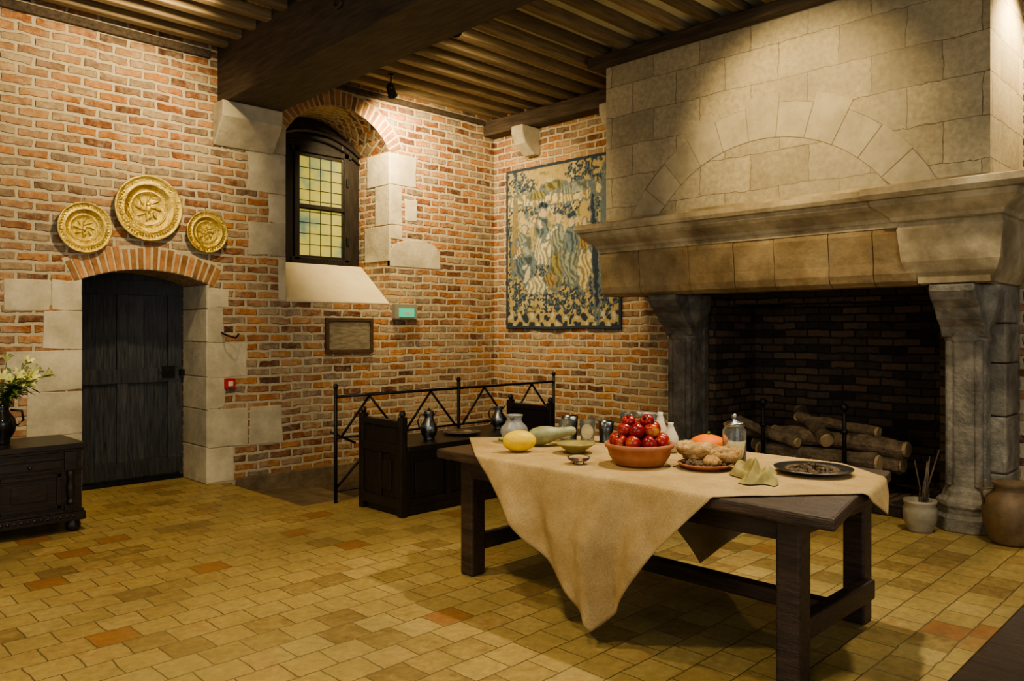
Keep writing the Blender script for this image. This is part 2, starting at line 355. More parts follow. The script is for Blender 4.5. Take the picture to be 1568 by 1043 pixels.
m.build('lintel_end_block',MANT,fp)
m=M()
sweep(m,[(.24,2.545),(.265,2.535),(.27,2.49),(.25,2.455),(.22,2.45),(.21,2.41),(.16,2.37),(.11,2.33),(.1,2.30),(.07,2.29)],6.2,1.5,2.02)
m.build('cornice_end_block',MANT,fp)
m=M(); yc=3.2; Ri,Ro=1.26,1.55; zc=1.86
def AP(r,a): return (yc+r*math.sin(a),max(zc+r*math.cos(a),2.59))
A0=1.08
for k in range(30):
    a_,b2=-A0+2*A0*k/30,-A0+2*A0*(k+1)/30
    m.prism([AP(Ri-.004,a_),AP(Ri-.004,b2),AP(Ro,b2),AP(Ro,a_)],'x',6.197,6.21,1)
cnt=11
for k in range(cnt):
    a=-A0+2*A0*(k+.01)/cnt; b_=-A0+2*A0*(k+.99)/cnt; mid=(a+b_)/2; ro=Ro-.004+(random.uniform(-.01,.09) if k%2 else 0)
    m.prism([AP(Ri,a),AP(Ri,mid),AP(Ri,b_),AP(ro,b_),AP(ro,mid),AP(ro,a)],'x',6.194,6.22,0)
m.build('relieving_arch',[simple('voussoir_stone',(.38,.325,.21),(.51,.44,.285),4,.85,0,.4,island=.06,grime=.25),JOINT],fp,bevel=.003)
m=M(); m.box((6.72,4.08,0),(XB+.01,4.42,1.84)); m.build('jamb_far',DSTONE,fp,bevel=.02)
m=M()
for z0,z1 in [(0,.42),(.42,.85),(.85,1.25),(1.25,1.55),(1.55,1.84)]: m.box((6.72,1.52,z0+.003),(XB+.01,1.93,z1-.003))
m.build('jamb_near',GSTONE,fp,bevel=.015)
m=M(); m.box((6.8,4.0,0),(7.75,4.075,4.1)); m.box((6.8,1.935,0),(7.75,2.0,1.9)); m.box((7.6,1.9,0),(7.8,4.1,1.9)); m.box((XB-.03,2.0,1.75),(7.75,4.0,1.9)); m.box((6.6,2.0,0),(7.6,4.0,.10))
m.box((6.55,1.75,2.35),(XB-.02,4.6,2.4))
m.build('firebox',SOOT,fp,bevel=.01)
def pillar(name,y,mat):
    m=M(); c_=(6.62,y,0)
    m.lathe([(.235,0),(.235,.10),(.21,.13),(.21,.17),(.225,.19),(.215,.22),(.18,.25),(.165,.30),(.15,.33),(.145,.4),(.145,1.40),(.16,1.42),(.165,1.44),(.15,1.46),(.155,1.50),(.20,1.58),(.23,1.66),(.24,1.70),(.24,1.76),(.255,1.79),(.255,1.835)],c_,8,0,False,R3('Z',math.pi/8))
    for a in range(4):
        t=math.pi/4+a*math.pi/2
        m.tube([(6.62+.135*math.cos(t),y+.135*math.sin(t),.33),(6.62+.135*math.cos(t),y+.135*math.sin(t),1.42)],.035,8)
    m.prism([(6.62,1.42),(6.5,1.45),(6.46,1.52),(6.38,1.58),(6.33,1.66),(6.24,1.72),(6.2,1.78),(6.2,1.83),(6.62,1.83)],'y',y-.15,y+.15)
    m.build(name,mat,fp,bevel=.012)
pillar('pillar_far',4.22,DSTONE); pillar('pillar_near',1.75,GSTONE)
fw=M(); random.seed(9)
def logf(a,b_,r):
    a=Vector(a);b_=Vector(b_); pts=[a.lerp(b_,t)+Vector((random.uniform(-.02,.02),0,random.uniform(-.015,.015))) for t in (0,.2,.4,.6,.8,1)]
    fw.tube(pts,[r*random.uniform(.85,1.12) for _ in pts],12,0,False,.10)
    for e,d in ((a,(a-b_).normalized()),(b_,(b_-a).normalized())):
        fw.tube([e-d*.01,e+d*.02],r*.86,12,1,False)
logf((7.0,2.35,.36),(7.15,3.75,.38),.075); logf((6.88,2.5,.37),(6.95,3.6,.36),.08); logf((7.25,2.6,.36),(7.25,3.7,.37),.08)
logf((6.95,2.3,.50),(7.05,3.5,.53),.075); logf((7.15,2.7,.50),(7.1,3.8,.52),.07); logf((6.9,2.95,.52),(7.25,3.35,.72),.07); logf((7.0,2.55,.62),(7.1,3.3,.68),.05); logf((6.85,3.2,.48),(7.0,3.85,.60),.05)
for yy in (2.75,3.5):
    fw.tube([(6.80,yy,.105),(6.80,yy,.60),(6.80,yy,.80)],[.020,.020,.015],8,2); fw.ell((6.80,yy,.83),(.035,.035,.035),2); fw.tube([(6.80,yy,.24),(7.4,yy,.24)],.02,8,2); fw.tube([(7.4,yy,.105),(7.4,yy,.25)],.015,8,2)
    fw.tube([(6.74,yy-.08,.105),(6.80,yy,.2),(6.74,yy+.08,.105)],.014,8,2); fw.ell((6.80,yy,.62),(.035,.035,.025),2)
fw.build('firewood_on_andirons',[LOG,LOGE,IRON])
# ---------------------------------------------------------------- tapestry
TY0,TY1,TZ0,TZ1=7.18,5.36,1.51,3.53
GOLD=(.38,.31,.15);PALE=(.45,.39,.22);BL=(.04,.055,.075);MB=(.12,.16,.175);TAN=(.25,.19,.09);SKIN=(.46,.37,.23);WHT=(.47,.44,.31);OL=(.21,.195,.09);MG=(.22,.25,.21)
shapes=[
 (.5,.80,.5,.05,0,PALE),(.45,.86,.10,.03,0,OL),(.62,.83,.12,.03,0,MG),(.3,.82,.08,.03,0,OL),
 (.80,.45,.022,.36,0.05,BL),(.86,.6,.02,.30,-0.05,MB),(.08,.6,.02,.25,-.05,TAN),
 (.18,.40,.10,.10,.2,MB),(.17,.52,.06,.08,.1,MG),(.18,.62,.028,.028,0,SKIN),(.12,.48,.07,.018,.7,SKIN),
 (.35,.50,.08,.12,-.2,WHT),(.34,.62,.055,.07,.1,MB),(.35,.705,.028,.03,0,SKIN),(.28,.66,.08,.016,-.5,SKIN),(.35,.75,.045,.018,.2,BL),
 (.47,.38,.05,.16,0,OL),(.48,.54,.055,.09,0,MG),(.49,.66,.027,.03,0,SKIN),(.43,.58,.07,.015,.6,WHT),
 (.60,.38,.08,.14,.15,MG),(.60,.53,.06,.08,0,MB),(.60,.63,.028,.03,0,SKIN),(.60,.67,.04,.018,0,BL),
 (.71,.36,.06,.15,-.1,PALE),(.71,.52,.05,.08,0,TAN),(.71,.62,.026,.03,0,SKIN),
 (.30,.27,.12,.055,.1,WHT),(.20,.33,.018,.06,-.4,WHT),(.18,.385,.025,.015,0,WHT),(.42,.30,.06,.05,0,TAN),
 (.93,.40,.07,.20,0,MB)]
foli=[(.16,.84,.14,.10),(.10,.93,.10,.05),(.88,.80,.15,.19),(.70,.92,.14,.07),(.14,.20,.14,.10),(.60,.20,.20,.11),(.85,.22,.16,.14),(.40,.17,.12,.06),(.05,.5,.06,.24),(.55,.74,.12,.06),(.25,.73,.09,.06),(.8,.5,.08,.14),(.35,.36,.10,.06)]
def tap(t,s_):
    n1=noise.noise(Vector((t*9,s_*9,1))); n2=noise.noise(Vector((t*28,s_*28,5))); n3=noise.noise(Vector((t*70,s_*70,9)))
    if t<.022 or t>.978 or s_<.02 or s_>.98: return BL
    c=GOLD if n1+.4*n2<.15 else PALE
    if n2+.5*n3>.34: c=OL
    if s_<.11:
        c=GOLD; k=math.sin(t*60+3*n1)*math.sin(s_*70+2*n2)
        if k+n2*.8>.2: c=BL
        elif k+n2<-.65: c=WHT
    tx=t+.018*n2; sx=s_+.018*noise.noise(Vector((t*25+9,s_*25,3)))
    for cx,cy,rx,ry in foli:
        d=((tx-cx)/rx)**2+((sx-cy)/ry)**2
        if d<1.25 and n2*1.3+n3*.9>-.25+d*.35: c=BL if n3>-.02 else MB
    for cx,cy,rx,ry,ro,cc in shapes:
        a=tx-cx; b_=(sx-cy)*1.1; x=a*math.cos(ro)+b_*math.sin(ro); y_=-a*math.sin(ro)+b_*math.cos(ro)
        d=(x/rx)**2+(y_/ry)**2
        if d<1:
            c=cc
            if rx>.04:
                f_=math.sin(x*150+8*n1+y_*30)
                if f_>.35: c=tuple(q_*.5 for q_ in cc)
                elif f_<-.7: c=tuple(min(q_*1.25,.55) for q_ in cc)
        elif d<1.0+ (.02/ min(rx,ry)): c=MB if n3>-.3 else c
    v=.92+.22*n3
    return tuple(q_*v for q_ in c)
m=M(); NX,NZ=180,200; cols=[]
for j in range(NZ+1):
    for i in range(NX+1):
        t=i/NX; s_=j/NZ
        y=TY0+(TY1-TY0)*t; m.v.append((XB-.03-.010*math.sin(t*17)*(1-s_)-.006*math.sin(t*41+1),y,TZ0+(TZ1-TZ0)*s_+.006*math.sin(t*11)*(1-s_)))
        cols.append(tap(t,s_))
for j in range(NZ):
    for i in range(NX):
        k=j*(NX+1)+i; m.f.append((k,k+NX+1,k+NX+2,k+1)); m.m.append(0); m.s.append(True)
tp=m.build('tapestry',TAPM,recalc=False)
ca=tp.data.color_attributes.new('Col','FLOAT_COLOR','POINT')
for i,c_ in enumerate(cols): ca.data[i].color=(*c_,1)
md=tp.modifiers.new('thick','SOLIDIFY'); md.thickness=.008
# ---------------------------------------------------------------- door
m=M(); yd=8.0
xs=[2.19,2.45,2.66,2.90,3.08,3.26]
for i in range(5): m.box((xs[i]+.003,yd+.03,.02),(xs[i+1]-.003,yd+.08,2.06))
for z0,z1 in [(.06,.22),(.98,1.12),(1.84,1.98)]: m.box((2.19,yd,z0),(3.26,yd+.032,z1))
for x0,x1 in [(2.19,2.32),(2.64,2.74),(3.12,3.26)]:
    m.box((x0,yd+.004,.22),(x1,yd+.034,.98)); m.box((x0,yd+.004,1.12),(x1,yd+.034,1.84))
m.box((2.18,yd-.01,.0),(3.27,yd+.1,.035),1)
m.box((3.06,yd-.015,1.02),(3.18,yd+.0,1.14),1); m.tube([(3.12,yd-.01,1.08),(3.12,yd-.06,1.08),(3.02,yd-.065,1.075)],.01,8,1)
m.box((3.225,yd-.06,1.04),(3.262,yd,1.10),1)
m.build('door_1',[DOORM,IRON],bevel=.008)
# ---------------------------------------------------------------- window
m=M(); yw=8.05
def bar(x0,x1,z0,z1,y0=yw,y1=yw+.07,mi=0): m.box((x0,y0,z0),(x1,y1,z1),mi)
m.box((4.0,yw+.065,2.2),(5.5,yw+.12,4.1),0)  # added backing panel, closes the opening against the world light
bar(4.2,4.62,2.25,3.75); bar(5.19,5.42,2.25,3.75); bar(4.62,5.19,2.25,2.36); bar(4.62,5.19,3.50,3.75); bar(4.62,5.19,2.89,2.95)
bar(5.20,5.26,2.30,3.6,yw-.03,yw); bar(4.54,4.60,2.30,3.6,yw-.03,yw); bar(4.5,5.3,2.27,2.33,yw-.03,yw); bar(4.5,5.3,3.54,3.60,yw-.03,yw); bar(4.54,5.26,2.90,2.94,yw-.025,yw)
pts=[(4.2+1.22*k/16,yw-.02,arc_z(4.2+1.22*k/16,4.15,5.44,3.58,.22)) for k in range(17)]
m.tube(pts,.03,6,0,False); pts=[(a,b_,c_-.1) for a,b_,c_ in pts]; m.tube(pts,.012,6,1,False)
m.box((4.62,yw+.03,2.36),(5.19,yw+.035,3.5),2)
for k in range(1,4): bar(4.62+.57*k/4-.004,4.62+.57*k/4+.004,2.36,3.5,yw+.02,yw+.031,1)
for k in range(1,9):
    z=2.36+1.14*k/9; bar(4.62,5.19,z-.004,z+.004,yw+.02,yw+.031,1)
for z in (2.5,3.2): m.box((5.22,yw-.05,z),(5.25,yw-.03,z+.1),1)
m.build('window_1',[WOODD,IRON,WGLASS],bevel=.004)
# ---------------------------------------------------------------- brass plates
def plate(r,x,z,nm_='brass_wall_plate'):
    m=M(); T=R3('X',math.pi/2+.04)
    k=r
    prof=[(0,.014),(.10*k,.016),(.30*k,.014),(.46*k,.012),(.49*k,.020),(.52*k,.022),(.55*k,.012),(.60*k,.020),(.66*k,.036),(.70*k,.042),(.73*k,.050),(.76*k,.042),(.93*k,.046),(.96*k,.056),(k,.052),(k,.042),(.66*k,.022),(.4*k,.0),(0,.0)]
    m.lathe(prof,(x,YA-.014,z),72,0,True,T)
    Y=YA-.030
    nb=max(18,int(60*r/.3)*1)
    for i in range(nb):
        a=2*math.pi*i/nb; rr=.845*k
        m.ell((x+rr*math.cos(a),YA-.014-.045,z+rr*math.sin(a)),(.05*k,.012,.022*k),0,R3('Y',-a+(.5 if i%2 else -.5)),8)
    for i in range(nb):
        a=2*math.pi*(i+.5)/nb; m.ell((x+.575*k*math.cos(a),YA-.034,z+.575*k*math.sin(a)),(.018*k,.008,.018*k),0,None,6)
    for i in range(8):
        a=2*math.pi*i/8; m.ell((x+.27*k*math.cos(a),Y,z+.27*k*math.sin(a)),(.14*k,.014,.045*k),0,R3('Y',-a+.4),10)
    for dx,dz,a_,b_ in ((0,.12,.07,.07),(0,-.03,.08,.13),(-.12,-.05,.12,.03),(.12,.02,.12,.03),(-.05,-.22,.035,.12),(.06,-.22,.035,.12)):
        m.ell((x+dx*k,Y-.002,z+dz*k),(a_*k,.018,b_*k),0,None,10)
    m.tube([(x,YA-.03,z+k*.98),(x,YA-.012,z+k*.98+.05)],.004,6)
    m.build(nm_,BRASS)
plate(.22,2.18,2.385); plate(.30,2.715,2.61); plate(.20,3.255,2.44)
# ---------------------------------------------------------------- small wall things
m=M(); y0=YA-.035
for a in [((4.575,y0,1.24),(5.19,YA-.001,1.28)),((4.575,y0,1.59),(5.19,YA-.001,1.63)),((4.575,y0,1.28),(4.615,YA-.001,1.59)),((5.15,y0,1.28),(5.19,YA-.001,1.59))]: m.box(*a,0)
m.box((4.615,YA-.02,1.28),(5.15,YA-.01,1.59),1); m.build('framed_plaque',[FRAMEW,PAPER],bevel=.004)
m=M(); m.box((5.47,YA-.07,1.63),(5.79,YA-.001,1.80),0); m.box((5.52,YA-.078,1.65),(5.74,YA-.069,1.75),1)
m.box((5.60,YA-.081,1.68),(5.66,YA-.077,1.72),2); m.prism([(5.66,1.67),(5.70,1.70),(5.66,1.73)],'y',YA-.081,YA-.077,2); m.build('emergency_exit_sign',[GREYP,EXITG,CERW],bevel=.004)
m=M(); m.box((3.44,YA-.05,.92),(3.54,YA-.012,1.02),0); m.box((3.465,YA-.056,.945),(3.515,YA-.049,.995),1); m.build('fire_alarm_call_point',[REDB,CERW],bevel=.005)
m=M(); m.tube([(3.42,YA-.012,1.47),(3.42,YA-.1,1.45),(3.5,YA-.14,1.42),(3.54,YA-.12,1.46)],.01); m.build('iron_hook',IRON)
# ---------------------------------------------------------------- railing
m=M(); yr=5.88; X0,X1=3.72,6.54
def rod(a,b_,r=.011): m.tube([a,b_],r,8)
for x in (X0,5.13,X1):
    rod((x,yr,0.0),(x,yr,.99),.016); m.ell((x,yr,1.005),(.022,.022,.028))
rod((X0,yr,.92),(X1,yr,.92),.013); rod((X0,yr,.10),(X1,yr,.10),.010)
for x in (X0,5.13):
    for s_ in (0,1):
        xa=x+s_*.705
        rod((xa+.05,yr,.56),(xa+.35,yr,.91)); rod((xa+.35,yr,.91),(xa+.66,yr,.56))
    rod((x,yr,.56),(x+1.41,yr,.56),.010); rod((x,yr,.12),(x+.47,yr,.55)); rod((x+1.41,yr,.12),(x+.94,yr,.55))
rod((X0-.05,yr,.62),(X0+.2,yr,.50))
m.build('iron_railing',IRON)
# ---------------------------------------------------------------- settle bench
m=M(); bx0,bx1,by0,by1=3.78,5.6,5.02,5.62
m.box((bx0+.03,by0+.02,.0),(bx1-.03,by1-.02,.08)); m.box((bx0+.04,by0+.04,.08),(bx1-.04,by1-.04,.52)); m.box((bx0+.05,by0-.02,.52),(bx1-.05,by1+.01,.565))
n=4; w=(bx1-bx0-.1)/n
for i in range(n):
    a=bx0+.05+i*w; 
    m.box((a,by0+.015,.08),(a+.05,by0+.04,.52)); m.box((a+.11,by0+.028,.17),(a+w-.06,by0+.042,.43))
m.box((bx1-.1,by0+.015,.08),(bx1-.05,by0+.04,.52)); m.box((bx0+.05,by0+.016,.08),(bx1-.05,by0+.04,.13)); m.box((bx0+.05,by0+.016,.47),(bx1-.05,by0+.04,.52))
for x in (bx0,bx1-.06):
    for y in (by0,by1-.06):
        m.box((x,y,0),(x+.06,y+.06,.80)); m.ell((x+.03,y+.03,.825),(.026,.026,.03))
    m.box((x+.015,by0+.05,.06),(x+.045,by1-.05,.74)); m.box((x,by0+.05,.06),(x+.06,by1-.05,.14)); m.box((x,by0+.05,.50),(x+.06,by1-.05,.57)); m.box((x-.005,by0+.03,.72),(x+.065,by1-.03,.77))
    m.box((x+.005,by0+.15,.20),(x+.055,by1-.15,.44)); m.box((x,(by0+by1)/2-.02,.14),(x+.06,(by0+by1)/2+.02,.5))
m.build('wooden_settle_bench',WOODD,bevel=.006)
def jug(name,c_,h,r,mat,handle=0,lid=False):
    m=M(); 
    m.lathe([(0,0),(.62*r,0),(.66*r,.03*h),(.6*r,.06*h),(.85*r,.2*h),(r,.38*h),(.9*r,.55*h),(.58*r,.72*h),(.5*r,.82*h),(.6*r,.97*h),(.62*r,h),(.54*r,h),(.45*r,.82*h),(.5*r,.72*h),(0,.6*h)],c_,28)
    d=Vector((math.cos(handle),math.sin(handle),0)); c0=Vector(c_)
    m.tube([c0+d*r*.52+Vector((0,0,.92*h)),c0+d*r*1.05+Vector((0,0,.92*h)),c0+d*r*1.35+Vector((0,0,.7*h)),c0+d*r*1.2+Vector((0,0,.5*h)),c0+d*r*.9+Vector((0,0,.42*h))],.11*r,8)
    m.tube([c0-d*r*.45+Vector((0,0,.9*h)),c0-d*r*.75+Vector((0,0,.99*h)),c0-d*r*.9+Vector((0,0,1.03*h))],[.16*r,.14*r,.08*r],8)
    if lid: m.lathe([(.6*r,1.0*h),(.5*r,1.06*h),(.2*r,1.1*h),(.1*r,1.16*h),(0,1.18*h)],c_,20)
    return m.build(name,mat,None)
jug('pewter_jug',(4.22,5.22,.566),.23,.075,PEWT,math.pi*.9,True); jug('pewter_jug',(5.14,5.32,.566),.21,.07,PEWT,math.pi*.8)
m=M(); m.lathe([(0,.004),(.11,.004),(.12,.014),(.17,.02),(.17,.024),(.12,.02),(.11,.01),(0,.01)],(4.66,5.3,.565),36); m.build('pewter_plate',PEWT)
# ---------------------------------------------------------------- main table
m=M(); TT=.78
m.prism([(2.98,1.24),(3.4,1.33),(3.8,1.38),(4.2,1.46),(4.2,3.72),(3.6,3.69),(3.03,3.68),(3.0,2.4)],'z',TT-.055,TT)
Ls=[(3.2,1.51),(4.12,1.60),(4.05,3.58),(3.24,3.58)]
for x,y in Ls: m.prism([(x-.055,y-.055),(x+.055,y-.055),(x+.055,y+.055),(x-.055,y+.055)],'z',0,TT-.055)
m.box((3.17,1.55,.60),(3.23,3.55,.724)); m.box((4.06,1.62,.60),(4.12,3.55,.724))
m.box((3.22,1.51,.60),(4.1,1.57,.724)); m.box((3.24,3.55,.60),(4.05,3.61,.724))
m.box((3.22,1.50,.14),(4.1,1.57,.24)); m.box((3.24,3.55,.14),(4.05,3.61,.24)); m.box((3.62,1.55,.15),(3.70,3.57,.23))
m.build('oak_trestle_table',WOODT,bevel=.012)
# tablecloth
m=M(); n=130; D=1.37; cx,cy=3.6,2.50; CA,SA=math.cos(.10),math.sin(.10)
def xedge(y): return 2.972+.02*(y-1.24)/2.4
for j in range(n+1):
    for i in range(n+1):
        s_=-1+2*i/n; t=-1+2*j/n
        a=(s_+t)/2*D; b_=(s_-t)/2*D
        if a<-1.25: a=-1.25-(-1.25-a)*.75
        if b_<-1.20: b_=-1.20-(-1.20-b_)*.45
        x=cx+a*CA-b_*SA; y=cy+a*SA+b_*CA; z=TT+.006+.0025*(1+noise.noise(Vector((x*6,y*6,0))))
        xe=xedge(y); ye=1.235+(x-2.98)*.18; xf=4.215
        if x<xe:
            d=xe-x; k=min(d/.3,1); kk=min(d/.05,1)
            fan=(y-2.4)/(1-.55*min(d/.8,1))
            w=.030*k*math.sin(fan*10+.9)+.022*k*math.sin(fan*19+2.0)+.014*k*noise.noise(Vector((fan*8,d*5,2)))
            x=xe-.010*kk-w-.062*k; z=TT+.008-d*(.7 if d<.02 else 1.0)
            y+=.015*k*math.sin(d*6)-(y-2.35)*.10*min(d/.7,1)
        elif x>xf:
            d=x-xf; k=min(d/.25,1)
            x=xf+.012+.05*k+.03*k*math.sin(y*12+1); z=TT+.006-d
        if y<ye and z>TT-.2:
            d=ye-y; z=min(z,TT+.006-d*.9); y=ye-.012-.35*d
        m.v.append((x,y,max(z,.03)))
for j in range(n):
    for i in range(n):
        k=j*(n+1)+i; m.f.append((k,k+1,k+n+2,k+n+1)); m.m.append(0); m.s.append(True)
cl=m.build('linen_tablecloth',LINEN,recalc=False)
md=cl.modifiers.new('th','SOLIDIFY'); md.thickness=.003; md.offset=1
TZ=TT+.012
# ---------------------------------------------------------------- table things
def E(name,c_,r,mat,T=None,extra=None,wave=None):
    m=M(); m.ell(c_,r,0,T,24,wave)
    if extra: extra(m)
    return m.build(name,mat)
T1=R3('Z',-.6)@R3('Y',math.pi/2)
E('yellow_melon',(3.25,3.19,TZ+.062),(.062,.062,.10),[MELON,LEAF],T1,lambda m:m.tube([(3.17,3.245,TZ+.065),(3.15,3.26,TZ+.075)],.008,6,1),lambda a:1+.02*math.cos(8*a))
m=M(); T2=R3('Z',-.75)@R3('Y',math.pi/2-.15)
m.lathe([(0,-.15),(.03,-.145),(.05,-.11),(.058,-.06),(.05,-.01),(.036,.04),(.03,.09),(.028,.13),(.018,.15),(0,.155)],(3.56,3.22,TZ+.07),24,0,True,T2)
m.build('green_squash',SQUASH)
jug('stoneware_jug',(3.52,3.5,TZ),.17,.09,CERG,.5)
def cup(name,x,y,h,r,mat,t=.004):
    m=M(); m.lathe([(0,0),(.85*r,0),(.9*r,.03*h),(.82*r,.06*h),(.88*r,.5*h),(r,h),(r-t,h),(.86*r-t,.5*h),(.8*r-t,.1*h),(0,.1*h)],(x,y,TZ),24); return m.build(name,mat)
cup('drinking_glass',3.68,3.21,.15,.045,GLASS); cup('drinking_glass',3.76,3.10,.15,.05,GLASS); cup('drinking_glass',4.0,2.97,.19,.05,GLASS)
cup('pewter_beaker',3.80,3.28,.16,.055,PEWD); cup('pewter_beaker',3.92,3.08,.13,.05,PEWD)
m=M(); m.lathe([(0,0),(.05,0),(.055,.012),(.09,.035),(.112,.05),(.112,.056),(.085,.045),(.05,.018),(0,.015)],(3.46,2.94,TZ),36); m.build('olive_glazed_bowl',OLIVE)
m=M(); m.lathe([(0,0),(.03,0),(.03,.006),(.055,.02),(.062,.035),(.058,.035),(.05,.022),(0,.012)],(3.19,2.69,TZ),32,0); m.lathe([(0,.014),(.045,.016),(.05,.026),(0,.03)],(3.19,2.69,TZ),24,1); m.build('glass_preserve_dish',[GLASS,AMBER])
m=M(); c_=(3.40,2.45,TZ)
m.lathe([(0,0),(.12,0),(.135,.01),(.160,.05),(.168,.085),(.180,.092),(.183,.112),(.170,.114),(.160,.09),(.14,.05),(.1,.02),(0,.015)],c_,48,0)
def apple(x,y,z,r):
    T=R3('X',random.uniform(-1.1,1.1))@R3('Y',random.uniform(-1.1,1.1))
    pr=[(0,-.62),(.15,-.74),(.35,-.85),(.65,-.74),(.88,-.42),(1,0),(1.0,.28),(.88,.6),(.62,.82),(.36,.86),(.16,.72),(0,.5)]
    m.lathe([(a*r,b_*r) for a,b_ in pr],(c_[0]+x,c_[1]+y,c_[2]+z),18,1,True,T)
    p=Vector((c_[0]+x,c_[1]+y,c_[2]+z)); m.tube([p+T@Vector((0,0,.5*r)),p+T@Vector((.15*r,0,1.2*r))],.0035,5,2)
for k in range(9): a=k*2*math.pi/9; apple(.120*math.cos(a),.120*math.sin(a),.122,.041)
for k in range(4): a=k*math.pi/2+.3; apple(.050*math.cos(a),.050*math.sin(a),.11,.038)
for k in range(6): a=k*2*math.pi/6+.5; apple(.080*math.cos(a),.080*math.sin(a),.182,.041)
apple(0,0,.172,.038); apple(.03,-.03,.225,.038); apple(-.045,.035,.222,.037)
m.build('bowl_of_apples',[TERRA,APPLE,WOODT])
m=M(); c_=(3.54,2.14,TZ)
m.lathe([(0,0),(.10,0),(.13,.018),(.14,.026),(.135,.03),(.1,.014),(0,.012)],c_,40,0)
m.ell((3.60,2.19,TZ+.07),(.11,.055,.050),1,R3('Z',-.9)@R3('X',.2),32,None,.28); m.ell((3.61,2.06,TZ+.066),(.095,.055,.045),1,R3('Z',-.4)@R3('X',.15),32,None,.30)
m.ell((3.55,2.25,TZ+.090),(.065,.05,.040),1,None,28,None,.30); m.ell((3.50,2.08,TZ+.045),(.055,.04,.03),1,R3('Z',.8),28,None,.35)
for k in range(70):
    a=random.uniform(2.0,5.6); r_=random.uniform(.03,.118); m.ell((c_[0]+r_*math.cos(a),c_[1]+r_*math.sin(a),TZ+.026+.012*random.random()),(.012,.010,.009),2,R3('Z',a),8)
m.build('bread_platter',[TERRA,BREAD,GRAIN])
E('orange_pumpkin',(3.95,2.37,TZ+.054),(.10,.10,.058),[PUMP,LEAF],None,lambda m:m.tube([(3.95,2.37,TZ+.10),(3.955,2.365,TZ+.128)],.009,6,1),lambda a:1+.06*abs(math.cos(4.5*a)))
m=M(); c_=(3.80,2.12,TZ)
m.lathe([(0,0),(.055,0),(.062,.012),(.062,.17),(.05,.192),(.05,.20),(.046,.20),(.046,.19),(.057,.17),(.057,.014),(0,.01)],c_,32,0)
m.lathe([(0,.198),(.056,.198),(.058,.206),(.045,.216),(.015,.224),(.010,.232),(.018,.242),(.014,.255),(0,.26)],c_,32,1); m.build('lidded_glass_jar',[GLASS,PEWT])
for x,y,h in ((3.90,2.66,.22),(3.86,2.56,.17)):
    m=M(); m.lathe([(0,0),(.035,0),(.045,.03),(.048,.3*h),(.042,.55*h),(.022,.8*h),(.015,.92*h),(.017,h),(0,h)],(x,y,TZ),24); m.build('ceramic_bottle',CERW)
jug('stoneware_jug',(4.05,2.85,TZ),.19,.085,CERG,-.5)
m=M(); nx,ny=56,36; rot=.45; cr,sr=math.cos(rot),math.sin(rot)
for lay in (0,1):
    for j in range(ny+1):
        for i in range(nx+1):
            a=(-1+2*i/nx); b_=(-1+2*j/ny); env=max(0,(1-a**6))*max(0,(1-b_**4))
            h=(.036+.030*math.exp(-((b_-.25-.3*a)*3)**2)+.020*math.sin(b_*9+a*2.5)+.018*noise.noise(Vector((a*2.5,b_*3,4)))+.025*math.exp(-((a+.4)*4)**2)*(b_>0))*env
            sx=.17*(1+.10*math.sin(b_*4)); sy=.095*(1+.22*a+.08*math.sin(a*5))
            x=a*sx;y=b_*sy+.02*math.sin(a*3)
            m.v.append((3.47+x*cr-y*sr,1.82+x*sr+y*cr,TZ+.002+(max(h,0) if lay else 0)))
for lay in (0,1):
    for j in range(ny):
        for i in range(nx):
            k=lay*(nx+1)*(ny+1)+j*(nx+1)+i; m.f.append((k,k+1,k+nx+2,k+nx+1)); m.m.append(0); m.s.append(True)
m.build('folded_napkin',NAPK)
m=M(); c_=(3.80,1.69,TZ)
m.lathe([(0,.002),(.12,.002),(.135,.014),(.185,.022),(.187,.028),(.135,.02),(.12,.010),(0,.008)],c_,48,0)
for k in range(240):
    a=random.uniform(0,6.283); r_=.13*math.sqrt(random.random()); hh=.014+.034*(1-r_/.13)*random.random()
    m.ell((c_[0]+r_*math.cos(a),c_[1]+r_*math.sin(a),TZ+hh),(.012,.009,.008),1,R3('Z',a*3),6)
m.build('pewter_plate_of_nuts',[PEWT,GRAIN])
# ---------------------------------------------------------------- chest
m=M(); x0,x1,y0,y1=.3,1.87,6.42,7.02
m.box((x0-.03,y0-.03,.62),(x1+.02,y1,.66)); m.box((x0-.015,y0-.015,.60),(x1+.01,y1,.62)); m.box((x0,y0,.10),(x1,y1,.60)); m.box((x0-.03,y0-.03,.09),(x1+.02,y1,.15)); m.box((x0-.015,y0-.015,.15),(x1+.01,y1,.17)); m.box((x0-.01,y0-.012,.46),(x1+.005,y1,.475)); m.box((x0-.01,y0-.012,.55),(x1+.005,y1,.565))
px=[x1-.09,x1-.62,x1-1.15,x0+.05]
for p in px:
    m.box((p-.03,y0-.025,.46),(p+.05,y0,.6)); m.box((p-.03,y0-.025,.17),(p+.05,y0,.21)); m.lathe([(.022,.21),(.03,.23),(.018,.25),(.028,.30),(.03,.34),(.018,.40),(.028,.43),(.022,.46)],(p+.01,y0-.018,0),14)
for i in range(3):
    b_=px[i]-.05; a=px[i+1]+.07
    m.box((a,y0-.012,.19),(b_,y0,.215)); m.box((a,y0-.012,.42),(b_,y0,.445)); m.box((a,y0-.012,.19),(a+.03,y0,.445)); m.box((b_-.03,y0-.012,.19),(b_,y0,.445)); m.box((a+.09,y0-.008,.26),(b_-.09,y0,.38)); m.box((a,y0-.014,.485),(b_,y0,.54))
    m.ell(((a+b_)/2,y0-.02,.51),(.014,.014,.014))
for k in range(36):
    m.ell((x0+.03+k*(x1-x0-.05)/36,y0-.03,.125),(.016,.008,.012),0,None,8)
